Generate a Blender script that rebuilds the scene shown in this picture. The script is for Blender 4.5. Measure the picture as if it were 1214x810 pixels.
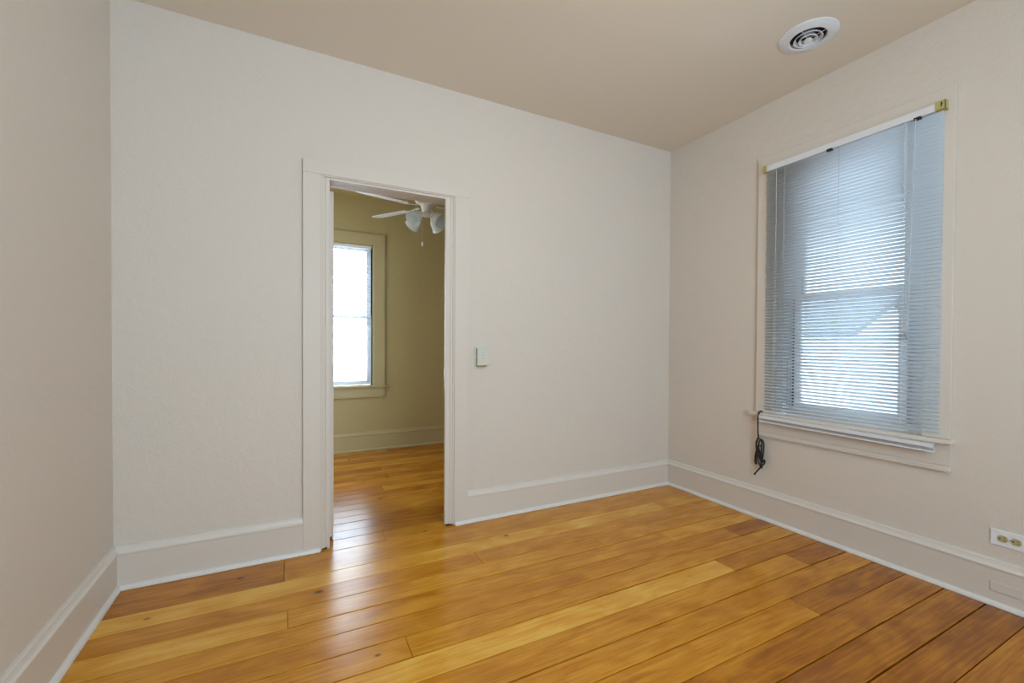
import bpy, bmesh, math, random
from mathutils import Vector, Matrix
random.seed(7)
C = bpy.context.scene.collection
PI = math.pi
for o in list(bpy.data.objects): bpy.data.objects.remove(o)

# ------------------------------------------------------------------ camera
F_PX, CX, CY = 519.121, 606.792, 415.074
yaw, pit, rol = 0.47305, -0.01278, 0.0055
cam_loc = Vector((-2.8134, -2.6378, 1.149))
fw = Vector((math.sin(yaw)*math.cos(pit), math.cos(yaw)*math.cos(pit), math.sin(pit)))
rt = Vector((math.cos(yaw), -math.sin(yaw), 0)); up = rt.cross(fw)
r2 = rt*math.cos(rol) + up*math.sin(rol); u2 = -rt*math.sin(rol) + up*math.cos(rol)
cd = bpy.data.cameras.new('camera'); cam = bpy.data.objects.new('camera', cd); C.objects.link(cam)
M = Matrix((r2, u2, -fw)).transposed().to_4x4(); M.translation = cam_loc
cam.matrix_world = M
cd.sensor_width = 36; cd.lens = 36*F_PX/1214
cd.shift_x = (607-CX)/1214; cd.shift_y = (CY-405)/1214
cd.clip_start = 0.02; cd.clip_end = 300
bpy.context.scene.camera = cam
# ------------------------------------------------------------------ world, light, exposure
SKY = 3.2            # sky radiance seen from the right window
SKY_BRIGHT = 27.0     # brighter cloud on the far room's side
DAY_FRONT = 53
FILL_FAR = 18
LAMP = 21.0
EXPOSURE = 0.08
w = bpy.data.worlds.new('world'); bpy.context.scene.world = w; w.use_nodes = True
bg = w.node_tree.nodes['Background']; bg.inputs[0].default_value = (0.76, 0.89, 1.0, 1)
_N, _L = w.node_tree.nodes, w.node_tree.links
_tc = _N.new('ShaderNodeTexCoord'); _sp = _N.new('ShaderNodeSeparateXYZ'); _mr = _N.new('ShaderNodeMapRange'); _mr.interpolation_type = 'SMOOTHSTEP'
_L.new(_tc.outputs['Generated'], _sp.inputs[0]); _L.new(_sp.outputs['Y'], _mr.inputs[0])
_mr.inputs[1].default_value = 0.52; _mr.inputs[2].default_value = 0.86; _mr.inputs[3].default_value = SKY; _mr.inputs[4].default_value = SKY_BRIGHT
_L.new(_mr.outputs[0], bg.inputs[1])
vs = bpy.context.scene.view_settings
vs.view_transform = 'Standard'; vs.look = 'None'; vs.gamma = 1; vs.exposure = EXPOSURE; vs.use_curve_mapping = False
def area(name, loc, rot, sx, sy, power, col):
    l = bpy.data.lights.new(name, 'AREA'); l.shape = 'RECTANGLE'; l.size = sx; l.size_y = sy
    l.energy = power; l.color = col
    o = bpy.data.objects.new(name, l); o.location = loc; o.rotation_euler = rot; C.objects.link(o); return o
# daylight entering by the window behind the camera, plus added far room fill
area('daylight_front', (-2.0, -3.88, 1.5), (PI/2, 0, 0), 1.3, 1.5, DAY_FRONT, (0.60, 0.82, 1.0))
area('fill_far_room', (-3.50, 1.25, 1.45), (PI/2, 0, -PI/2), 1.0, 1.4, FILL_FAR, (0.95, 0.97, 0.90))

# ------------------------------------------------------------------ helpers
def nm(name):
    m = bpy.data.materials.new(name); m.use_nodes = True
    nt = m.node_tree; return m, nt, nt.nodes['Principled BSDF']
def paint(name, col, rough=0.5, bump=0.0, scale=120.0, metal=0.0, spec=0.5, bdist=0.002, var=0.0):
    m, nt, b = nm(name); N = nt.nodes; L = nt.links
    b.inputs['Base Color'].default_value = (*col, 1); b.inputs['Roughness'].default_value = rough
    b.inputs['Metallic'].default_value = metal; b.inputs['Specular IOR Level'].default_value = spec
    tc = N.new('ShaderNodeTexCoord')
    if bump:
        n = N.new('ShaderNodeTexNoise'); n.inputs['Scale'].default_value = scale; n.inputs['Detail'].default_value = 4
        L.new(tc.outputs['Object'], n.inputs['Vector'])
        bp = N.new('ShaderNodeBump'); bp.inputs['Strength'].default_value = bump; bp.inputs['Distance'].default_value = bdist
        L.new(n.outputs['Fac'], bp.inputs['Height']); L.new(bp.outputs['Normal'], b.inputs['Normal'])
    if var:
        n2 = N.new('ShaderNodeTexNoise'); n2.inputs['Scale'].default_value = 2.5; n2.inputs['Detail'].default_value = 5
        L.new(tc.outputs['Object'], n2.inputs['Vector'])
        mx = N.new('ShaderNodeMix'); mx.data_type = 'RGBA'
        mx.inputs[6].default_value = (*[c*(1-var) for c in col], 1); mx.inputs[7].default_value = (*[min(1, c*(1+var)) for c in col], 1)
        L.new(n2.outputs['Fac'], mx.inputs[0]); L.new(mx.outputs[2], b.inputs['Base Color'])
    return m
def wall_mat(name, col):
    # hand-trowelled plaster: fine orange peel plus broad soft trowel marks
    m, nt, b = nm(name); N = nt.nodes; L = nt.links
    b.inputs['Base Color'].default_value = (*col, 1); b.inputs['Roughness'].default_value = 0.55; b.inputs['Specular IOR Level'].default_value = 0.3
    tc = N.new('ShaderNodeTexCoord')
    n = N.new('ShaderNodeTexNoise'); n.inputs['Scale'].default_value = 95; n.inputs['Detail'].default_value = 3
    n2 = N.new('ShaderNodeTexNoise'); n2.inputs['Scale'].default_value = 14; n2.inputs['Detail'].default_value = 5; n2.inputs['Distortion'].default_value = 0.6
    for q in (n, n2): L.new(tc.outputs['Object'], q.inputs['Vector'])
    ad = N.new('ShaderNodeMath'); ad.operation = 'MULTIPLY_ADD'; ad.inputs[1].default_value = 2.6
    L.new(n2.outputs['Fac'], ad.inputs[0]); L.new(n.outputs['Fac'], ad.inputs[2])
    bp = N.new('ShaderNodeBump'); bp.inputs['Strength'].default_value = 0.6; bp.inputs['Distance'].default_value = 0.003
    L.new(ad.outputs[0], bp.inputs['Height']); L.new(bp.outputs['Normal'], b.inputs['Normal'])
    return m

WALL = wall_mat('wall_paint', (0.72, 0.65, 0.575))
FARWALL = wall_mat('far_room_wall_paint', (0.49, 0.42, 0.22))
CEIL = paint('ceiling_paint', (0.80, 0.70, 0.58), 0.7, 0.35, 140, bdist=0.002)
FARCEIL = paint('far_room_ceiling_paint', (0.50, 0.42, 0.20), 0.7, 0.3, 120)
TRIM = paint('trim_paint', (0.72, 0.65, 0.575), 0.5, 0.04, 60, bdist=0.001)
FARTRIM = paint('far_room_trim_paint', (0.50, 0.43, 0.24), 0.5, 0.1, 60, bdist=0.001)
SHOE = paint('shoe_molding_paint', (0.80, 0.78, 0.75), 0.35, 0.1, 60, bdist=0.001)
CAPM = paint('cap_molding_highlight', (0.76, 0.71, 0.65), 0.34, 0.03, 60, bdist=0.001)  # lighter than the trim: highlight along the cap put into the colour
WHITE = paint('white_plastic', (0.82, 0.83, 0.86), 0.35)
IVORY = paint('ivory_plastic', (0.50, 0.42, 0.20), 0.35)
BRASSY = paint('yellowed_plastic', (0.50, 0.44, 0.16), 0.4)
OFFW = paint('off_white_plastic', (0.66, 0.67, 0.58), 0.4)
GREYP = paint('grey_plastic', (0.22, 0.22, 0.19), 0.5)
BLACK = paint('black_rubber', (0.008, 0.008, 0.009), 0.45)
DARK = paint('dark_gap', (0.01, 0.008, 0.006), 0.9)
CORD = paint('pale_cord', (0.62, 0.64, 0.66), 0.7)
METALW = paint('white_enamel', (0.78, 0.79, 0.82), 0.35)
STEEL = paint('brushed_steel', (0.55, 0.55, 0.55), 0.3, metal=0.9)
VINYL = paint('white_vinyl', (0.86, 0.89, 0.92), 0.4)
SUB = paint('subfloor', (0.02, 0.008, 0.002), 0.9)

def slat_mat():
    m, nt, b = nm('blind_slat'); N = nt.nodes; L = nt.links
    b.inputs['Base Color'].default_value = (0.86, 0.89, 0.92, 1); b.inputs['Roughness'].default_value = 0.4
    t = N.new('ShaderNodeBsdfTranslucent'); t.inputs[0].default_value = (0.88, 0.93, 0.97, 1)
    mx = N.new('ShaderNodeMixShader'); mx.inputs[0].default_value = 0.42
    L.new(b.outputs[0], mx.inputs[1]); L.new(t.outputs[0], mx.inputs[2]); L.new(mx.outputs[0], N['Material Output'].inputs[0])
    return m
SLAT = slat_mat()
def glass_mat():
    m, nt, b = nm('window_glass'); N = nt.nodes; L = nt.links
    tr = N.new('ShaderNodeBsdfTransparent'); tr.inputs[0].default_value = (0.96, 0.98, 0.99, 1)
    gl = N.new('ShaderNodeBsdfGlossy'); gl.inputs['Roughness'].default_value = 0.02
    fr = N.new('ShaderNodeFresnel'); fr.inputs[0].default_value = 1.45
    mx = N.new('ShaderNodeMixShader')
    L.new(fr.outputs[0], mx.inputs[0]); L.new(tr.outputs[0], mx.inputs[1]); L.new(gl.outputs[0], mx.inputs[2]); L.new(mx.outputs[0], N['Material Output'].inputs[0])
    return m
GLASS = glass_mat()
def shade_mat():
    m, nt, b = nm('frosted_shade_glass'); N = nt.nodes; L = nt.links
    b.inputs['Base Color'].default_value = (0.80, 0.84, 0.84, 1); b.inputs['Roughness'].default_value = 0.25
    t = N.new('ShaderNodeBsdfTranslucent'); t.inputs[0].default_value = (0.85, 0.88, 0.88, 1)
    mx = N.new('ShaderNodeMixShader'); mx.inputs[0].default_value = 0.4
    L.new(b.outputs[0], mx.inputs[1]); L.new(t.outputs[0], mx.inputs[2]); L.new(mx.outputs[0], N['Material Output'].inputs[0])
    return m
SHADE = shade_mat()

def box(bm, x0, x1, y0, y1, z0, z1):
    vs_ = [bm.verts.new(p) for p in ((x0,y0,z0),(x1,y0,z0),(x1,y1,z0),(x0,y1,z0),(x0,y0,z1),(x1,y0,z1),(x1,y1,z1),(x0,y1,z1))]
    fs = [bm.faces.new([vs_[i] for i in f]) for f in ((0,3,2,1),(4,5,6,7),(0,1,5,4),(1,2,6,5),(2,3,7,6),(3,0,4,7))]
    return vs_, fs
def bxs(*boxes):
    bm = bmesh.new()
    for b in boxes: box(bm, *b)
    return bm
def prism(bm, prof, a, b):
    """closed profile of 3D points at a, the same shifted to b (lists of Vector)"""
    va = [bm.verts.new(p) for p in a]; vb = [bm.verts.new(p) for p in b]; n = len(a)
    for i in range(n): bm.faces.new((va[i], va[(i+1)%n], vb[(i+1)%n], vb[i]))
    bm.faces.new(va[::-1]); bm.faces.new(vb)
def extr(bm, prof, fn, t0, t1):
    prism(bm, prof, [fn(u, v, t0) for u, v in prof], [fn(u, v, t1) for u, v in prof])
def lathe(bm, prof, center=(0,0,0), axis=None, seg=48, close=False):
    """prof: (radius, height); axis: direction of +height"""
    q = Vector((0,0,1)).rotation_difference(Vector(axis)) if axis is not None else None
    c = Vector(center); rings = []
    for r, h in prof:
        ring = []
        for i in range(seg):
            a = 2*PI*i/seg; p = Vector((r*math.cos(a), r*math.sin(a), h))
            if q: p = q @ p
            ring.append(bm.verts.new(c+p))
        rings.append(ring)
    n = len(rings)
    for k in range(n if close else n-1):
        A, B = rings[k], rings[(k+1)%n]
        for i in range(seg): bm.faces.new((A[i], A[(i+1)%seg], B[(i+1)%seg], B[i]))
    if not close:
        for ring, rr in ((rings[0], prof[0][0]), (rings[-1], prof[-1][0])):
            if rr > 1e-5: bm.faces.new(ring)
def tube(bm, pts, r, seg=8):
    pts = [Vector(p) for p in pts]; rings = []; prev = None
    for i, p in enumerate(pts):
        t = (pts[min(i+1, len(pts)-1)] - pts[max(i-1, 0)]).normalized()
        if prev is None:
            n = t.orthogonal().normalized()
        else:
            n = (prev - t*prev.dot(t)); n = n.normalized() if n.length > 1e-6 else t.orthogonal().normalized()
        prev = n; b = t.cross(n)
        rings.append([bm.verts.new(p + r*(math.cos(2*PI*k/seg)*n + math.sin(2*PI*k/seg)*b)) for k in range(seg)])
    for A, B in zip(rings, rings[1:]):
        for k in range(seg): bm.faces.new((A[k], A[(k+1)%seg], B[(k+1)%seg], B[k]))
    bm.faces.new(rings[0][::-1]); bm.faces.new(rings[-1])
def smooth_path(pts, n=8):
    pts = [Vector(p) for p in pts]; out = []
    for i in range(len(pts)-1):
        p0 = pts[max(i-1,0)]; p1 = pts[i]; p2 = pts[i+1]; p3 = pts[min(i+2, len(pts)-1)]
        for k in range(n):
            t = k/n
            out.append(0.5*((2*p1)+(-p0+p2)*t+(2*p0-5*p1+4*p2-p3)*t*t+(-p0+3*p1-3*p2+p3)*t**3))
    out.append(pts[-1]); return out
def obj(name, bm, mat, parent=None, bevel=0.0, smooth=False):
    bmesh.ops.recalc_face_normals(bm, faces=bm.faces[:])
    me = bpy.data.meshes.new(name); bm.to_mesh(me); bm.free(); me.materials.append(mat)
    o = bpy.data.objects.new(name, me); C.objects.link(o)
    if smooth:
        for p in me.polygons: p.use_smooth = True
        try: me.set_sharp_from_angle(angle=math.radians(35))
        except Exception: pass
    if bevel:
        b = o.modifiers.new('bevel', 'BEVEL'); b.width = bevel; b.segments = 2; b.limit_method = 'ANGLE'
    if parent is not None:
        o.parent = parent; o.matrix_parent_inverse = Matrix.Translation(-parent.location)
    return o
def struct(name, bm, mat, label=None, **k):
    o = obj(name, bm, mat, **k); o['kind'] = 'structure'
    if label: o['label'] = label; o['category'] = name.split('_')[0]
    return o
def empty(name, loc, label=None, cat=None, kind=None, group=None):
    o = bpy.data.objects.new(name, None); o.location = loc; C.objects.link(o)
    if label: o['label'] = label
    if cat: o['category'] = cat
    if kind: o['kind'] = kind
    if group: o['group'] = group
    return o
def tag(o, label, cat, group=None):
    o['label'] = label; o['category'] = cat
    if group: o['group'] = group
    return o

# ------------------------------------------------------------------ room dimensions
W = 3.535; H = 2.74; HF = 2.70; YF = -3.9           # main room: x -W..0, y YF..0
T = 0.13                                            # partition thickness
YB = 2.255                                          # far wall of the far room
DL, DR, DH = -2.605, -1.935, 2.059
RJ = -1.885                                        # rabbet face of the latch jamb                  # door opening
WY0, WY1, WZ0, WZ1 = -1.635, -0.885, 0.70, 2.27     # right window opening
FX0, FX1, FZ0, FZ1 = -2.74, -2.0, 0.70, 2.20        # far room window opening

struct('wall_back', bxs((-W, DL-.0, 0, T, 0, H), (RJ, 0, 0, T, 0, H), (DL, RJ, 0, T, DH, H)), WALL, 'cream plaster wall with the doorway to the far room')
struct('wall_right', bxs((0, .18, YF, WY0, 0, H), (0, .18, WY1, 0, 0, H), (0, .18, WY0, WY1, 0, WZ0), (0, .18, WY0, WY1, WZ1, H)), WALL, 'cream plaster wall with the blind covered window')
struct('wall_left', bxs((-W-.12, -W, YF, T, 0, H)), WALL, 'cream plaster wall at the left edge of the photo')
struct('wall_front', bxs((-W, -2.7, YF-.15, YF, 0, H), (-1.3, 0, YF-.15, YF, 0, H), (-2.7, -1.3, YF-.15, YF, 0, .7), (-2.7, -1.3, YF-.15, YF, 2.3, H)), WALL, 'cream plaster wall behind the camera')
struct('ceiling', bxs((-W-.12, .18, YF-.15, T*.5, H, H+.12)), CEIL, 'pale beige textured ceiling of the main room')
struct('wall_far_room_back', bxs((-W, FX0, YB, YB+.18, 0, HF), (FX1, 0, YB, YB+.18, 0, HF), (FX0, FX1, YB, YB+.18, 0, FZ0), (FX0, FX1, YB, YB+.18, FZ1, HF)), FARWALL, 'olive beige wall with window seen through the doorway')
struct('wall_far_room_left', bxs((-W-.12, -W, T, YB+.18, 0, H)), FARWALL, 'olive beige left wall of the far room')
struct('wall_far_room_right', bxs((0, .12, T, YB+.18, 0, H)), FARWALL, 'olive beige right wall of the far room')
struct('ceiling_far_room', bxs((-W-.12, .18, T*.5, YB+.18, HF, HF+.16)), FARCEIL, 'olive beige ceiling of the far room')

# ------------------------------------------------------------------ floor: every board modelled, with its own tone
def floor_mat():
    m, nt, b = nm('pine_boards'); N = nt.nodes; L = nt.links
    at = N.new('ShaderNodeAttribute'); at.attribute_name = 'tone'
    sep = N.new('ShaderNodeSeparateColor'); L.new(at.outputs['Color'], sep.inputs[0])
    tc = N.new('ShaderNodeTexCoord')
    off = N.new('ShaderNodeCombineXYZ')
    mu = N.new('ShaderNodeMath'); mu.operation = 'MULTIPLY'; mu.inputs[1].default_value = 37
    L.new(sep.outputs[1], mu.inputs[0]); L.new(mu.outputs[0], off.inputs[0]); L.new(mu.outputs[0], off.inputs[2])
    ad = N.new('ShaderNodeVectorMath'); ad.operation = 'ADD'; L.new(tc.outputs['Object'], ad.inputs[0]); L.new(off.outputs[0], ad.inputs[1])
    mp = N.new('ShaderNodeMapping'); mp.inputs['Scale'].default_value = (1.9, 55, 1); L.new(ad.outputs[0], mp.inputs[0])
    grain = N.new('ShaderNodeTexNoise'); grain.inputs['Scale'].default_value = 1.6; grain.inputs['Detail'].default_value = 6; grain.inputs['Roughness'].default_value = 0.62; grain.inputs['Distortion'].default_value = 0.5
    L.new(mp.outputs[0], grain.inputs['Vector'])
    mp2 = N.new('ShaderNodeMapping'); mp2.inputs['Scale'].default_value = (2.6, 7, 1); L.new(ad.outputs[0], mp2.inputs[0])
    blotch = N.new('ShaderNodeTexNoise'); blotch.inputs['Scale'].default_value = 1.5; blotch.inputs['Detail'].default_value = 5; blotch.inputs['Distortion'].default_value = 0.8
    L.new(mp2.outputs[0], blotch.inputs['Vector'])
    # value = tone + grain + blotch
    a = N.new('ShaderNodeMath'); a.operation = 'MULTIPLY_ADD'; a.inputs[1].default_value = 0.95; L.new(grain.outputs['Fac'], a.inputs[0]); L.new(sep.outputs[0], a.inputs[2])
    c = N.new('ShaderNodeMath'); c.operation = 'MULTIPLY_ADD'; c.inputs[1].default_value = 0.85; L.new(blotch.outputs['Fac'], c.inputs[0]); L.new(a.outputs[0], c.inputs[2])
    d = N.new('ShaderNodeMath'); d.operation = 'SUBTRACT'; d.inputs[1].default_value = 0.90; L.new(c.outputs[0], d.inputs[0])
    ramp = N.new('ShaderNodeValToRGB'); L.new(d.outputs[0], ramp.inputs[0])
    e = ramp.color_ramp.elements
    e[0].position = 0.0; e[0].color = (0.29, 0.085, 0.002, 1)
    e[1].position = 1.0; e[1].color = (0.86, 0.50, 0.095, 1)
    x = ramp.color_ramp.elements.new(0.35); x.color = (0.53, 0.195, 0.006, 1)
    x = ramp.color_ramp.elements.new(0.68); x.color = (0.73, 0.335, 0.028, 1)
    # knots
    prev = ramp.outputs[0]
    for kx, ky, kr in KNOTS:
        vm = N.new('ShaderNodeVectorMath'); vm.operation = 'SUBTRACT'; vm.inputs[1].default_value = (kx, ky, 0); L.new(tc.outputs['Object'], vm.inputs[0])
        sc = N.new('ShaderNodeVectorMath'); sc.operation = 'MULTIPLY'; sc.inputs[1].default_value = (1/(kr*1.3), 1/(kr*.75), 0); L.new(vm.outputs[0], sc.inputs[0])
        ln = N.new('ShaderNodeVectorMath'); ln.operation = 'LENGTH'; L.new(sc.outputs[0], ln.inputs[0])
        mr = N.new('ShaderNodeMapRange'); mr.inputs[1].default_value = 0.35; mr.inputs[2].default_value = 1.3; mr.inputs[3].default_value = 0.85; mr.inputs[4].default_value = 0.0
        L.new(ln.outputs['Value'], mr.inputs[0])
        mx = N.new('ShaderNodeMix'); mx.data_type = 'RGBA'; L.new(mr.outputs[0], mx.inputs[0]); L.new(prev, mx.inputs[6]); mx.inputs[7].default_value = (0.035, 0.012, 0.004, 1)
        prev = mx.outputs[2]
    L.new(prev, b.inputs['Base Color'])
    b.inputs['Roughness'].default_value = 0.235; b.inputs['Specular IOR Level'].default_value = 0.45
    mp3 = N.new('ShaderNodeMapping'); mp3.inputs['Scale'].default_value = (1.5, 5, 1); L.new(ad.outputs[0], mp3.inputs[0])
    wv = N.new('ShaderNodeTexNoise'); wv.inputs['Scale'].default_value = 2.0; wv.inputs['Detail'].default_value = 3; L.new(mp3.outputs[0], wv.inputs['Vector'])
    bp = N.new('ShaderNodeBump'); bp.inputs['Strength'].default_value = 0.25; bp.inputs['Distance'].default_value = 0.006
    L.new(wv.outputs['Fac'], bp.inputs['Height']); L.new(bp.outputs['Normal'], b.inputs['Normal'])
    return m
KNOTS = [(-3.02, -.149, .014), (-3.336, -.343, .010), (-2.686, -.446, .018), (-2.519, -.991, .010), (-1.646, -.294, .014), (-2.05, 1.187, .017), (-2.066, -.02, .012), (-2.207, .68, .012)]
FLOOR = floor_mat()
seams = [.092, -.045, -.275, -.405, -.54, -.672, -.80, -.93, -1.058, -1.185, -1.325, -1.455, -1.59, -1.735, -1.875, -2.01]
# row (between seams i and i+1): list of (x_end, tone) from the left
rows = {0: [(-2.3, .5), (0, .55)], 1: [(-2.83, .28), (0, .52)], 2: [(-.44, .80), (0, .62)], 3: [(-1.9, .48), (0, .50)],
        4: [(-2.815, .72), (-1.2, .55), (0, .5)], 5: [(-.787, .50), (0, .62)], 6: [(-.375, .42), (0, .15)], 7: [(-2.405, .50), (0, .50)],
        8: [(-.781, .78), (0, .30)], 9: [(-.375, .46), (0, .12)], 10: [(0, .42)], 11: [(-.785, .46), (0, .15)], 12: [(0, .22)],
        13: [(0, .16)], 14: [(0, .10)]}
y = -2.01
i = 15
while y > YF+.1:
    y -= random.choice((.13, .135, .128)); seams.append(y); rows[i] = [(-1.0 - random.random(), random.uniform(.3, .7)), (0, random.uniform(.25, .6))]; i += 1
seams.append(YF)
rows[i] = [(0, .4)]
far_seams = [.092]
while far_seams[-1] < YB-.14: far_seams.append(far_seams[-1] + random.choice((.112, .105, .12)))
far_seams.append(YB)
bm = bmesh.new(); tones = []
GAP = {}
def gap(y):
    k = round(y, 3)
    if k not in GAP: GAP[k] = {-.672: .0036, -.93: .0030, -1.058: .0036, -1.185: .0030, -1.325: .0036, -.54: .0018, -.405: .0014, -.275: .0016, .092: .0022}.get(k, random.uniform(.0012, .0034))
    return GAP[k]
def board(x0, x1, y0, y1, tone):
    vs_, fs = box(bm, x0+.0011, x1-.0011, y0+gap(y0), y1-gap(y1), -.02, 0.0)
    for f in fs: tones.append((tone, random.random()))
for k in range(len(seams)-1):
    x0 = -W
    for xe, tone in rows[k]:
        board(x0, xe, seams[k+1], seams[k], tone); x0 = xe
for k in range(len(far_seams)-1):
    x0 = -W; cuts = sorted(random.uniform(-2.9, -.4) for _ in range(1)) + [0]
    for xe in cuts:
        board(x0, xe, far_seams[k], far_seams[k+1], random.uniform(.22, .62)); x0 = xe
me = bpy.data.meshes.new('floor'); bm.to_mesh(me); bm.free(); me.materials.append(FLOOR)
ca = me.color_attributes.new('tone', 'FLOAT_COLOR', 'CORNER')
for p in me.polygons:
    t, s = tones[p.index]
    for li in p.loop_indices: ca.data[li].color = (t, s, 0, 1)
fl = bpy.data.objects.new('floor', me); C.objects.link(fl); fl['kind'] = 'structure'; fl['label'] = 'glossy honey coloured pine board floor'; fl['category'] = 'floor'
bv = fl.modifiers.new('bevel', 'BEVEL'); bv.width = .0009; bv.segments = 1
sb = obj('subfloor', bxs((-W-.12, .18, YF-.15, YB+.18, -.06, -.021)), SUB, fl)

# ------------------------------------------------------------------ baseboards
BP = [(0, 0), (.018, 0), (.018, .162), (0, .162)]
KP = [(0, .1622), (.019, .1622), (.024, .166), (.024, .173), (.017, .180), (.014, .189), (.013, .193), (.013, .198), (.010, .202), (0, .203)]
SP = [(.018, 0), (.036, 0), (.0355, .006), (.033, .012), (.029, .0165), (.024, .019), (.018, .020)]
def baseboard(name, fn, t0, t1, mat=TRIM, smat=SHOE, s0=None, s1=None, label=None):
    bm = bmesh.new(); extr(bm, BP, fn, t0, t1)
    o = obj(name, bm, mat); o['kind'] = 'structure'
    if label: o['label'] = label; o['category'] = 'baseboard'
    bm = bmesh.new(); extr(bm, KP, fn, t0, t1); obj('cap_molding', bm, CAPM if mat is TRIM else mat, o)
    bm = bmesh.new(); extr(bm, [(u, v+.0015) for u, v in SP], fn, t0 if s0 is None else s0, t1 if s1 is None else s1)
    obj('shoe_molding', bm, smat, o, smooth=False)
    return o
fb = lambda u, v, t: Vector((t, -u, v))
fr = lambda u, v, t: Vector((-u, t, v))
flf = lambda u, v, t: Vector((-W+u, t, v))
ff = lambda u, v, t: Vector((t, YF+u, v))
ffar = lambda u, v, t: Vector((t, YB-u, v))
baseboard('baseboard_back_left', fb, -W, -2.741, s1=-2.655, label='tall cream baseboard left of the doorway')
baseboard('baseboard_back_right', fb, -1.784, -.0, s0=-1.87, s1=-.0, label='tall cream baseboard between doorway and corner')
br = baseboard('baseboard_right', fr, YF, -.0, label='tall cream baseboard under the blind covered window')
baseboard('baseboard_left', flf, YF, -.0, label='tall cream baseboard along the left wall')
baseboard('baseboard_front', ff, -W, -.0, label='tall cream baseboard behind the camera')
baseboard('baseboard_far_room', ffar, -W, -.0, FARTRIM, FARTRIM, label='olive beige baseboard under the far room window')
cp = obj('blank_cover', bxs((-.0225, -.018, -1.985, -1.885, .066, .108)), TRIM, br, bevel=.0015)

# ------------------------------------------------------------------ doorway, casing, jamb, open door leaf
d1 = empty('door_1', (-2.27, 0, 0), 'cream painted doorway frame with its open door edge, leading to the far room', 'door', 'structure')
def cas(x0, x1, z0, z1, yy=.021): return (x0, x1, -yy, 0, z0, z1)
obj('casing', bxs(cas(-2.741, -2.650, 0.0, 2.074), cas(-2.650, -2.640, .010, 2.074, .016), cas(-2.640, -2.628, .010, 2.067, .011)), TRIM, d1, bevel=.002)
obj('casing', bxs(cas(-1.878, -1.784, 0.0, 2.074), cas(-1.889, -1.878, .010, 2.074, .016), cas(-1.904, -1.889, .010, 2.067, .011)), TRIM, d1, bevel=.002)
obj('head_casing', bxs(cas(-2.741, -1.784, 2.0745, 2.150), cas(-2.640, -1.889, 2.067, 2.0745, .016)), TRIM, d1, bevel=.002)
# jamb lining with a rabbet for the leaf
obj('jamb', bxs((DL-.022, DL, -.006, .04, .012, DH), (DL-.022, DL-.012, .04, T, .012, DH)), TRIM, d1, bevel=.0015)
obj('jamb', bxs((DR, RJ+.002, -.006, .012, .012, DH), (RJ-.004, RJ+.008, .012, T, .012, DH)), TRIM, d1, bevel=.0015)
obj('head_jamb', bxs((DL-.02, RJ, -.006, .035, DH-.004, DH+.02), (DL-.02, RJ, .035, T, DH+.002, DH+.02), (DL-.09, RJ+.09, T, T+.015, DH+.004, DH+.09)), TRIM, d1, bevel=.0015)
obj('floor_gap', bxs((DL-.04, DL-.014, -.004, .05, .0005, .011), (DR+.010, DR+.05, -.004, .010, .0005, .011)), DARK, d1)
obj('strike_plate', bxs((DR-.0012, DR+.0005, -.001, .010, .93, 1.00), (DR-.003, DR-.001, .001, .008, .955, .985)), STEEL, d1)
# leaf standing open into the far room, seen on its hinge edge
lf = obj('door_leaf', bxs((-2.610, -2.574, .122, .80, .012, 2.035)), TRIM, d1, bevel=.002)
pan = bmesh.new()
for (a, b_) in ((.20, .43), (.49, .72)):
    for (z0, z1) in ((.25, .85), (1.05, 1.9)):
        box(pan, -2.574, -2.570, a, b_, z0, z1)
obj('raised_panel', pan, TRIM, lf, bevel=.0015)
bm = bmesh.new(); lathe(bm, [(.0, .055), (.022, .05), (.028, .035), (.022, .02), (.01, .012), (.01, .004), (.026, .003), (.026, 0)], (-2.574, .74, .95), (1, 0, 0), 24)
obj('door_knob', bm, STEEL, lf, smooth=True)

# ------------------------------------------------------------------ right window
w1 = empty('window_1', (0, -1.26, .7), 'large sash window with cream casing and sill behind the venetian blind', 'window', 'structure')
cy0, cy1, ct = -1.742, -.774, 2.385
obj('casing', bxs((-.020, 0, cy0, WY0-.002, .709, ct-.11), (-.020, 0, WY1+.002, cy1, .709, ct-.11), (-.020, 0, cy0, cy1, ct-.11, ct)), TRIM, w1, bevel=.002)
bm = bmesh.new(); box(bm, -.046, .05, -1.757, -.735, .686, .708)
obj('sill', bm, TRIM, w1, bevel=.006)
AP = [(0, .553), (.024, .553), (.024, .562), (.012, .568), (.012, .578), (.017, .582), (.017, .6855), (0, .6855)]
bm = bmesh.new(); extr(bm, AP, fr, cy0, cy1); obj('apron', bm, TRIM, w1)
# vinyl frame lining the opening
obj('vinyl_frame', bxs((.02, .17, WY0, WY0+.045, WZ0, WZ1), (.02, .17, WY1-.045, WY1, WZ0, WZ1), (.02, .17, WY0, WY1, WZ1-.04, WZ1), (.05, .17, WY0, WY1, WZ0, WZ0+.035),
    (.09, .17, WY0+.045, WY0+.095, WZ0, WZ1), (.09, .17, WY1-.083, WY1-.045, WZ0, WZ1)), VINYL, w1, bevel=.002)
obj('gasket', bxs((.056, .088, -.9745, -.965, .77, 1.455), (.088, .0895, -1.005, -1.0, 1.46, 1.60)), BLACK, w1)
def sash(x0, x1, y0, y1, z0, z1, st, rb, rt_):
    s = obj('sash', bxs((x0, x1, y0, y0+st, z0, z1), (x0, x1, y1-st, y1, z0, z1), (x0, x1, y0+st, y1-st, z0, z0+rb), (x0, x1, y0+st, y1-st, z1-rt_, z1)), VINYL, w1, bevel=.002)
    obj('pane', bxs(((x0+x1)/2-.002, (x0+x1)/2+.002, y0+st, y1-st, z0+rb, z1-rt_)), GLASS, s)
sash(.060, .090, -1.547, -.973, .735, 1.465, .040, .055, .034)
sash(.100, .130, -1.552, -.968, 1.435, 2.235, .040, .034, .045)

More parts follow.
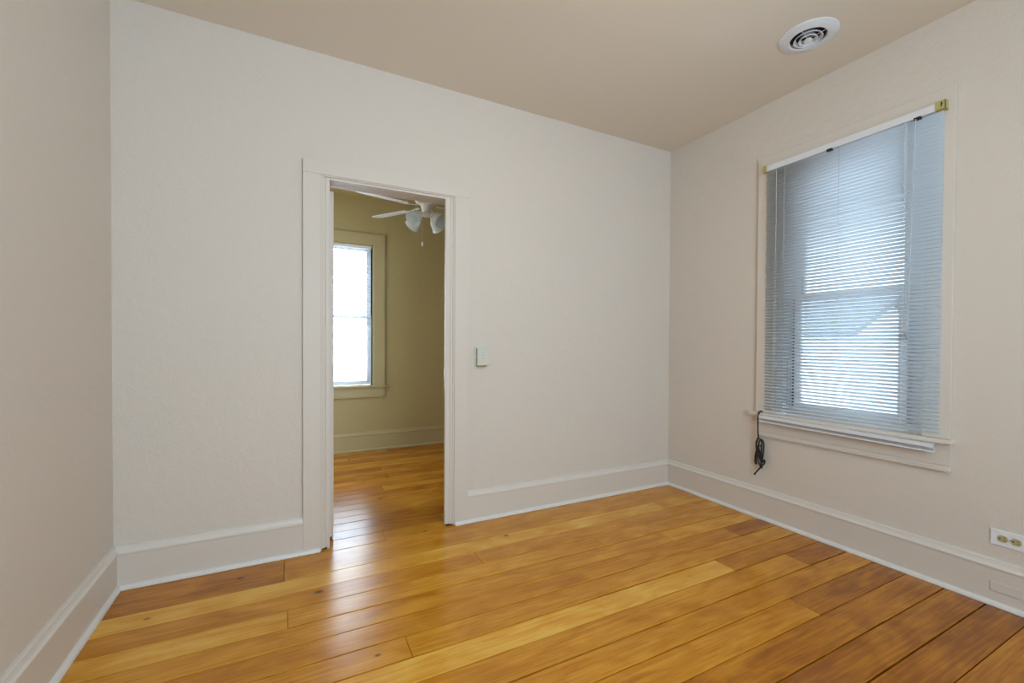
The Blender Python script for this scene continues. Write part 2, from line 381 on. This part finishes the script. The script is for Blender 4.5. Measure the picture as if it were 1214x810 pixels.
# ------------------------------------------------------------------ venetian blind on the right window
vb = empty('venetian_blind', (-.035, -1.27, 2.295), 'white metal venetian blind hanging in front of the large right hand window', 'blind')
BY0, BY1 = -1.712, -.836
bm = bmesh.new()
U = [(-.021, 2.277), (-.050, 2.277), (-.050, 2.313), (-.0475, 2.313), (-.0475, 2.280), (-.0235, 2.280), (-.0235, 2.313), (-.021, 2.313)]
prism(bm, U, [Vector((a, BY0+.012, b_)) for a, b_ in U], [Vector((a, BY1-.008, b_)) for a, b_ in U])
obj('headrail', bm, METALW, vb)
for yb in (BY0-.004, BY1-.014):
    hw = .036 if yb < -1.3 else .018
    y0_ = yb; y1_ = yb+hw
    o = obj('bracket', bxs((-.054, -.0505, y0_, y1_, 2.274, 2.318), (-.054, -.020, y0_, y1_, 2.273, 2.2765), (-.054, -.020, (y0_ if yb < -1.3 else y1_-.002), (y0_+.002 if yb < -1.3 else y1_), 2.274, 2.318)), BRASSY, vb); o['label'] = 'yellowed plastic mounting bracket'
    if yb < -1.3:
        obj('bracket_slot', bxs((-.0546, -.054, y0_+.012, y0_+.016, 2.288, 2.312), (-.0546, -.054, y0_+.010, y0_+.018, 2.300, 2.304)), DARK, o)
for yc in (-1.217, -1.612):
    obj('cord_lock', bxs((-.0535, -.030, yc-.014, yc+.014, 2.268, 2.280)), BLACK, vb)
# slats
PITCH = .0196; ZS0, ZS1 = .728, 2.264; tilt = math.radians(34); sw = .0245
ns = int((ZS1-ZS0)/PITCH); bm = bmesh.new(); XS = -.0335
for k in range(ns+1):
    zc = ZS1 - k*PITCH; sec = []
    jt = tilt + random.uniform(-.006, .006); dzz = random.uniform(-.0002, .0002)
    for j in range(6):
        s = (j/5-.5)*sw; crown = .0026*(1-(2*s/sw)**2)
        sec.append((s, crown))
    # room-side edge raised, window-side edge low
    tp = [(XS - s*math.cos(jt) + c_*math.sin(jt), zc + s*math.sin(jt) + c_*math.cos(jt)+dzz) for s, c_ in sec]
    A = [bm.verts.new((a, BY0+.006, b_)) for a, b_ in tp]; B = [bm.verts.new((a, BY1-.004, b_)) for a, b_ in tp]
    for j in range(5): bm.faces.new((A[j], A[j+1], B[j+1], B[j]))
sl = obj('slats', bm, SLAT, vb, smooth=True)
so = sl.modifiers.new('solid', 'SOLIDIFY'); so.thickness = .0003
# ladder cords, lift cords
bm = bmesh.new()
for yc in (-.962, -1.266, -1.571):
    for dx in (-.0125, .0125):
        tube(bm, [(XS+dx, yc, 2.277), (XS+dx, yc, .715), (-.052+dx*.5, yc, .680)], .0007, 5)
obj('ladder_cord', bm, CORD, vb)
bm = bmesh.new()
tube(bm, [(-.0520, -.915, 2.277)] + [(-.0522+.0004*math.sin(k), -.915+.001*math.sin(k*.9), 2.25-k*.06) for k in range(22)], .0009, 5)
pts = [(-.0525, -1.565, 2.277)]
for k in range(1, 150): pts.append((-.0515-.0012*math.sin(k*1.1), -1.566+.0028*math.sin(k*1.9)-.0012*math.sin(k*.37), 2.277-k*.0102))
tube(bm, pts, .0010, 5)
obj('lift_cord', bm, paint('white_cord', (.85, .88, .9), .6), vb)
bm = bmesh.new(); tube(bm, [(-.0535, -.998, 1.06), (-.0535, -1.0, .80)], .0007, 5); lathe(bm, [(0, 0), (.002, .002), (.0025, .012), (.0008, .016), (0, .016)], (-.0535, -1.0, .785), None, 10)
obj('pull_cord', bm, GREYP, vb)
bm = bmesh.new(); tube(bm, [(-.056, -1.607, 2.270), (-.058, -1.598, 1.75), (-.059, -1.590, 1.225)], .0022, 6)
wd = obj('tilt_wand', bm, paint('clear_plastic_wand', (.55, .60, .66), .2), vb)
bm = bmesh.new(); lathe(bm, [(0, 0), (.008, .004), (.0095, .02), (.007, .035), (.003, .042), (0, .043)], (-.059, -1.590, 1.183), None, 14)
obj('tassel', bm, paint('grey_tassel', (.35, .38, .42), .5), wd, smooth=True)
# bottom rail with the last stacked slats, hanging in front of the sill
def tiltrail(bm, z0, z1, x0, x1):
    # right end hangs a little lower
    v, f = box(bm, x0, x1, BY0+.012, BY1+.006, z0, z1)
    for q in v:
        t = (q.co.y-BY1)/(BY0-BY1); q.co.z -= .012*t
bm = bmesh.new(); tiltrail(bm, .6535, .6625, -.072, -.0475); rl = obj('bottom_rail', bm, METALW, vb, bevel=.002)
bm = bmesh.new(); tiltrail(bm, .6765, .6975, -.0712, -.0700); tiltrail(bm, .6965, .6975, -.0712, -.0475)
tiltrail(bm, .6655, .6668, -.0718, -.048); tiltrail(bm, .6705, .6718, -.0718, -.048)
obj('stacked_slats', bm, METALW, vb)

# ------------------------------------------------------------------ black cable bundle hanging at the window's left corner
cx, cyb = -.050, -.812
bm = bmesh.new()
P = [(-.030, -.826, .716), (-.052, -.822, .716), (-.056, -.820, .700), (-.055, -.815, .66), (-.052, -.812, .60), (-.046, -.812, .545),
     (-.040, -.800, .515), (-.034, -.790, .49), (-.030, -.793, .44), (-.030, -.805, .38), (-.032, -.826, .345), (-.036, -.832, .36), (-.036, -.822, .42), (-.032, -.806, .48),
     (-.030, -.812, .52), (-.030, -.828, .528), (-.030, -.840, .50), (-.032, -.838, .44), (-.034, -.832, .38), (-.034, -.846, .40), (-.030, -.848, .385), (-.030, -.832, .362), (-.030, -.815, .40),
     (-.030, -.795, .44), (-.026, -.785, .40), (-.024, -.788, .36), (-.026, -.778, .37), (-.028, -.784, .43), (-.032, -.800, .475), (-.036, -.822, .49), (-.040, -.832, .46), (-.036, -.812, .44), (-.034, -.798, .47), (-.034, -.790, .50),
     (-.036, -.800, .53), (-.040, -.818, .535), (-.040, -.832, .515), (-.040, -.830, .45), (-.038, -.828, .36), (-.034, -.810, .33), (-.030, -.790, .305), (-.026, -.775, .290)]
tube(bm, smooth_path(P, 6), .0048, 8)
cb = obj('cable', bm, BLACK, smooth=True); tag(cb, 'bundled black cable hanging from the sill at the left corner of the right window', 'cable')
bm = bmesh.new(); lathe(bm, [(0, 0), (.005, .001), (.0055, .012), (.004, .016), (0, .017)], (-.026, -.7755, .283), (0.1, -.5, 1), 12)
obj('plug', bm, BLACK, cb, smooth=True)

# ------------------------------------------------------------------ electrical outlet on the right wall
eo = empty('electrical_outlet', (0, -1.935, .3), 'white horizontal duplex outlet with ivory receptacles above the right baseboard', 'outlet')
obj('cover_plate', bxs((-.006, 0, -1.994, -1.878, .267, .338)), WHITE, eo, bevel=.002)
for yc in (-1.9165, -1.9575):
    bm = bmesh.new(); lathe(bm, [(.0165, .0), (.0165, .0025), (.0155, .0032), (0.0, .0032)], (-.006, yc, .3025), (-1, 0, 0), 28)
    for v in bm.verts: v.co.z = max(.3025-.0145, min(.3025+.0145, v.co.z))
    r = obj('receptacle', bm, IVORY, eo); r['label'] = 'ivory receptacle'
    s = bmesh.new(); box(s, -.0097, -.0091, yc-.010, yc-.002, .3070, .3092); box(s, -.0097, -.0091, yc-.010, yc-.002, .2958, .2978)
    lathe(s, [(.0030, 0), (.0030, .0006), (0, .0006)], (-.0091, yc+.0085, .3025), (-1, 0, 0), 12)
    obj('slots', s, DARK, r)
bm = bmesh.new(); lathe(bm, [(.003, 0), (.003, .0012), (0, .0016)], (-.006, -1.937, .3025), (-1, 0, 0), 14)
obj('screw', bm, paint('brass_screw', (.45, .30, .15), .4, metal=.6), eo)

# ------------------------------------------------------------------ thermostat
th = empty('thermostat', (-1.69, 0, 1.07), 'small off-white box thermostat on the wall right of the doorway', 'thermostat')
obj('back_plate', bxs((-1.737, -1.647, -.006, 0, 1.008, 1.135)), OFFW, th, bevel=.001)
obj('cover', bxs((-1.729, -1.643, -.034, -.006, 1.012, 1.126)), OFFW, th, bevel=.003)
obj('side_vent', bxs((-1.7296, -1.7289, -.030, -.022, 1.075, 1.12), (-1.7296, -1.7289, -.030, -.022, 1.02, 1.065)), GREYP, th)
obj('indicator', bxs((-1.694, -1.684, -.0348, -.0338, 1.052, 1.058), (-1.694, -1.684, -.0348, -.0338, 1.078, 1.081), (-1.694, -1.684, -.0348, -.0338, 1.094, 1.097)), paint('pale_grey_plastic', (.42, .43, .40), .4), th)
obj('sensor_strip', bxs((-1.722, -1.66, -.022, -.006, 1.002, 1.012)), paint('tan_plastic', (.40, .30, .14), .5), th)

# ------------------------------------------------------------------ ceiling vent
vc = (-.435, -1.308, H)
cv = empty('ceiling_vent', vc, 'round white ceiling air vent with nested louvre rings', 'vent')
dn = (0, 0, -1)
bm = bmesh.new(); lathe(bm, [(.131, 0), (.131, .004), (.120, .009), (.100, .014), (.086, .016), (.080, .012), (.080, 0.001)], vc, dn, 64); obj('flange', bm, METALW, cv, smooth=True)
bm = bmesh.new(); lathe(bm, [(.0795, .0004), (.0795, .0012), (0, .0012)], vc, dn, 48); o = obj('duct_opening', bm, DARK, cv); o['label'] = 'black duct opening'
for (r0, h0, r1, h1) in ((.065, .018, .054, .004), (.043, .022, .034, .006)):
    bm = bmesh.new(); lathe(bm, [(r0, h0), (r0-.002, h0+.0015), (r1-.002, h1), (r1, h1-.001)], vc, dn, 56, close=True); obj('louvre_ring', bm, METALW, cv, smooth=True)
bm = bmesh.new(); lathe(bm, [(0, .027), (.018, .026), (.020, .024), (.012, .012), (0, .010)], vc, dn, 32); obj('center_cap', bm, METALW, cv, smooth=True)
bm = bmesh.new()
for a in (math.radians(100), math.radians(10), math.radians(190), math.radians(280)):
    p0 = Vector(vc)+Vector((math.cos(a)*.012, math.sin(a)*.012, -.014)); p1 = Vector(vc)+Vector((math.cos(a)*.082, math.sin(a)*.082, -.010)); tube(bm, [p0, p1], .0016, 6)
obj('spokes', bm, METALW, cv)

# ------------------------------------------------------------------ main room ceiling lamp (above the frame)
lx, ly = -1.62, -1.50
lamp = empty('ceiling_lamp', (lx, ly, H), 'round frosted glass flush ceiling lamp just above the picture', 'lamp')
bm = bmesh.new(); lathe(bm, [(.15, 0), (.15, .018), (.135, .022), (.0, .022)], (lx, ly, H), dn, 40); obj('lamp_base', bm, METALW, lamp, smooth=True)
m, nt, b = nm('lit_lamp_glass'); b.inputs['Base Color'].default_value = (.9, .85, .75, 1); b.inputs['Emission Color'].default_value = (1.0, .74, .46, 1); b.inputs['Emission Strength'].default_value = LAMP
bm = bmesh.new(); lathe(bm, [(.132, .0225), (.130, .045), (.110, .070), (.070, .088), (.0, .094)], (lx, ly, H), dn, 40); obj('lamp_shade', bm, m, lamp, smooth=True)

# ------------------------------------------------------------------ far room window and its blind
w2 = empty('window_2', (-2.37, YB, .7), 'far room sash window with olive beige casing, seen through the doorway', 'window', 'structure')
yy = YB
obj('casing', bxs((FX0-.128, FX0-.012, yy-.02, yy, .70, FZ1+.005), (FX1+.012, FX1+.128, yy-.02, yy, .70, FZ1+.005), (FX0-.128, FX1+.128, yy-.02, yy, FZ1+.005, FZ1+.125)), FARTRIM, w2, bevel=.002)
obj('inner_stop', bxs((FX0-.012, FX0, yy-.008, yy+.1, .70, FZ1), (FX1, FX1+.012, yy-.008, yy+.1, .70, FZ1)), FARTRIM, w2, bevel=.001)
obj('sill', bxs((FX0-.15, FX1+.15, yy-.045, yy+.05, .678, .70)), FARTRIM, w2, bevel=.004)
obj('apron', bxs((FX0-.128, FX1+.128, yy-.018, yy, .59, .678), (FX0-.128, FX1+.128, yy-.024, yy, .572, .59)), FARTRIM, w2, bevel=.002)
def sash2(y0, y1, x0, x1, z0, z1, st, rb, rt_):
    s = obj('sash', bxs((x0, x0+st, y0, y1, z0, z1), (x1-st, x1, y0, y1, z0, z1), (x0+st, x1-st, y0, y1, z0, z0+rb), (x0+st, x1-st, y0, y1, z1-rt_, z1)), VINYL, w2, bevel=.002)
    obj('pane', bxs((x0+st, x1-st, (y0+y1)/2-.002, (y0+y1)/2+.002, z0+rb, z1-rt_)), GLASS, s)
sash2(yy+.06, yy+.09, FX0, FX1, .705, 1.45, .05, .045, .032)
sash2(yy+.10, yy+.13, FX0, FX1, 1.42, 2.2, .05, .032, .045)
vb2 = empty('venetian_blind', (-2.37, yy+.03, 2.18), 'white venetian blind with open slats in the far room window', 'blind')
obj('headrail', bxs((FX0+.01, FX1-.008, yy+.004, yy+.034, 2.168, 2.196)), METALW, vb2)
bm = bmesh.new(); k = 0
while 2.158 - k*.0205 > .745:
    zc = 2.158-k*.0205; k += 1
    v = [bm.verts.new(p) for p in ((FX0+.012, yy+.0065, zc+.001), (FX1-.012, yy+.0065, zc+.001), (FX1-.012, yy+.0315, zc-.001), (FX0+.012, yy+.0315, zc-.001))]; bm.faces.new(v)
s2 = obj('slats', bm, SLAT, vb2); so = s2.modifiers.new('solid', 'SOLIDIFY'); so.thickness = .0003
obj('bottom_rail', bxs((FX0+.012, FX1-.012, yy+.008, yy+.030, .712, .722)), METALW, vb2, bevel=.002)
bm = bmesh.new(); tube(bm, [(-2.092, yy+.002, 2.16), (-2.092, yy+.002, 1.21)], .0008, 5)
for xc in (-2.63, -2.37, -2.11):
    for dy in (.006, .032): tube(bm, [(xc, yy+dy, 2.17), (xc, yy+dy, .722)], .0006, 5)
obj('cords', bm, CORD, vb2)
bm = bmesh.new(); lathe(bm, [(0, 0), (.009, .004), (.011, .016), (.006, .03), (0, .034)], (-2.092, yy+.001, 1.175), None, 14); obj('tassel', bm, GREYP, vb2, smooth=True)

# ------------------------------------------------------------------ ceiling fan in the far room
hx, hy = -1.735, 1.12
fan = empty('ceiling_fan', (hx, hy, HF), 'white five blade ceiling fan with glass light shades in the far room', 'fan')
c0 = (hx, hy, 0)
bm = bmesh.new(); lathe(bm, [(.0, HF), (.07, HF), (.07, HF-.03), (.03, HF-.06), (.014, HF-.065), (.014, 2.50), (.0, 2.50)], c0, None, 32); obj('canopy', bm, METALW, fan, smooth=True)
bm = bmesh.new(); lathe(bm, [(0, 2.51), (.05, 2.51), (.095, 2.485), (.105, 2.455), (.105, 2.405), (.09, 2.375), (.05, 2.365), (0, 2.365)], c0, None, 40); obj('motor_housing', bm, METALW, fan, smooth=True)
bm = bmesh.new(); lathe(bm, [(0, 2.366), (.045, 2.366), (.048, 2.34), (.036, 2.30), (.046, 2.288), (.046, 2.270), (.02, 2.258), (0, 2.256)], c0, None, 32); obj('light_fitter', bm, METALW, fan, smooth=True)
def rot(a): return Matrix.Rotation(a, 4, 'Z')
for deg in (195.5, 123.5, 51.5, -20.5, -92.5):
    a = math.radians(deg); R = Matrix.Translation((hx, hy, 2.338)) @ rot(a)
    bm = bmesh.new(); pr = []
    outl = [(.205, -.050), (.30, -.056), (.45, -.062), (.57, -.064), (.605, -.058), (.620, -.035), (.624, 0), (.620, .035), (.605, .058), (.57, .064), (.45, .062), (.30, .056), (.205, .050)]
    tw = math.radians(-9)
    def bp_(x_, s_, dz): return R @ Vector((x_, s_*math.cos(tw)-dz*math.sin(tw), s_*math.sin(tw)+dz*math.cos(tw)))
    prism(bm, None, [bp_(x_, s_, -.003) for x_, s_ in outl], [bp_(x_, s_, .003) for x_, s_ in outl])
    bl = obj('blade', bm, METALW, fan, bevel=.001)
    bm = bmesh.new(); io = [(.085, -.016), (.16, -.012), (.20, -.032), (.255, -.026), (.262, 0), (.255, .026), (.20, .032), (.16, .012), (.085, .016)]
    def ip(x_, s_, dz):
        k_ = min(1, max(0, (x_-.085)/.1)); t_ = tw*k_
        return R @ Vector((x_, s_*math.cos(t_), s_*math.sin(t_)+dz - .004 + .012*(1-k_)))
    prism(bm, None, [ip(x_, s_, -.004) for x_, s_ in io], [ip(x_, s_, 0) for x_, s_ in io])
    obj('blade_bracket', bm, METALW, bl)
for deg in (213, 303, 33, 123):
    a = math.radians(deg); d = Vector((math.cos(a), math.sin(a), 0)); ax = (d*.80 + Vector((0, 0, -.60))).normalized()
    st = Vector((hx, hy, 2.272)) + d*.045
    bm = bmesh.new(); tube(bm, [st, st+d*.02+Vector((0, 0, .002)), st+d*.034+Vector((0, 0, -.008))], .007, 8)
    lathe(bm, [(0, 0), (.020, 0), (.022, .012), (.022, .024), (0, .024)], st+d*.028+Vector((0, 0, 0)), ax, 20); arm = obj('shade_holder', bm, METALW, fan, smooth=True)
    bm = bmesh.new(); sp = [(.022, .018), (.034, .028), (.047, .050), (.053, .076), (.057, .100), (.068, .124)]
    inner = [(r-.003, h) for r, h in reversed(sp)]
    lathe(bm, sp+inner, st+d*.028, ax, 28, close=True); obj('glass_shade', bm, SHADE, fan, smooth=True)
bm = bmesh.new(); px_, py_ = -1.762, 1.15
tube(bm, [(px_, py_, 2.255), (px_, py_, 2.045)], .0012, 5); obj('pull_chain', bm, CORD, fan)
bm = bmesh.new(); lathe(bm, [(0, 0), (.008, .006), (.010, .02), (.006, .036), (.002, .042), (0, .042)], (px_, py_, 2.005), None, 14); obj('chain_pendant', bm, METALW, fan, smooth=True)

# ------------------------------------------------------------------ window behind the camera
w3 = empty('window_3', (-2.0, YF, .7), 'plain sash window behind the camera', 'window', 'structure')
obj('casing', bxs((-2.81, -2.7, YF, YF+.02, .7, 2.41), (-1.3, -1.19, YF, YF+.02, .7, 2.41), (-2.7, -1.3, YF, YF+.02, 2.3, 2.41), (-2.83, -1.17, YF, YF+.045, .678, .70)), TRIM, w3, bevel=.002)
s = obj('sash', bxs((-2.7, -2.65, YF-.1, YF-.06, .7, 2.3), (-1.35, -1.3, YF-.1, YF-.06, .7, 2.3), (-2.65, -1.35, YF-.1, YF-.06, .7, .76), (-2.65, -1.35, YF-.1, YF-.06, 2.25, 2.3), (-2.65, -1.35, YF-.1, YF-.06, 1.48, 1.52)), VINYL, w3, bevel=.002)
obj('pane', bxs((-2.65, -1.35, YF-.082, YF-.078, .76, 2.25)), GLASS, s)

w4 = empty('added_fill_window', (-W, 1.25, .7), 'unseen window frame added around the far room fill light', 'window', 'structure')  # out of view, added to dress the far room fill light
obj('casing', bxs((-W, -W+.02, .62, .73, .7, 2.28), (-W, -W+.02, 1.77, 1.88, .7, 2.28), (-W, -W+.02, .73, 1.77, 2.17, 2.28), (-W, -W+.045, .6, 1.9, .678, .70)), FARTRIM, w4, bevel=.002)
s = obj('sash', bxs((-W, -W+.012, .73, .77, .7, 2.17), (-W, -W+.012, 1.73, 1.77, .7, 2.17), (-W, -W+.012, .77, 1.73, .7, .75), (-W, -W+.012, .77, 1.73, 1.42, 1.46), (-W, -W+.012, .77, 1.73, 2.12, 2.17)), VINYL, w4)
obj('pane', bxs((-W+.004, -W+.008, .77, 1.73, .75, 2.12)), GLASS, s)

# ------------------------------------------------------------------ outside
SNOW = paint('snowy_ground', (0.75, 0.77, 0.80), 0.8, 0.3, 3, bdist=.02)
g = bmesh.new(); box(g, -30, 40, -30, 40, -.75, -.7); struct('ground', g, SNOW, 'pale ground outside the windows')
nb = empty('neighbouring_house', (11, 4.6, -.7), 'pale blue grey gabled house across the yard, glimpsed through the blind', 'house')
SIDE = paint('blue_grey_siding', (0.62, 0.68, 0.72), .7); ROOF = paint('slate_roof', (0.15, 0.18, 0.22), .8)
obj('wall', bxs((10, 14, 3.4, 9.5, -.7, 1.42)), SIDE, nb)
bm = bmesh.new(); rp = [(9.6, 1.40), (12, 2.45), (14.4, 1.40), (14.4, 1.52), (12, 2.60), (9.6, 1.52)]
prism(bm, None, [Vector((a, 3.1, b_)) for a, b_ in rp], [Vector((a, 9.8, b_)) for a, b_ in rp]); obj('roof', bm, ROOF, nb)
bm = bmesh.new(); gp = [(10, 1.42), (14, 1.42), (12, 2.40)]
prism(bm, None, [Vector((a, 3.4, b_)) for a, b_ in gp], [Vector((a, 3.6, b_)) for a, b_ in gp]); obj('gable', bm, SIDE, nb)
fw_ = obj('window', bxs((9.96, 10, 6.4, 7.3, .2, 1.2)), VINYL, nb); obj('pane', bxs((9.95, 9.96, 6.48, 7.22, .28, 1.12)), paint('dark_pane', (.08, .1, .12), .1), fw_)
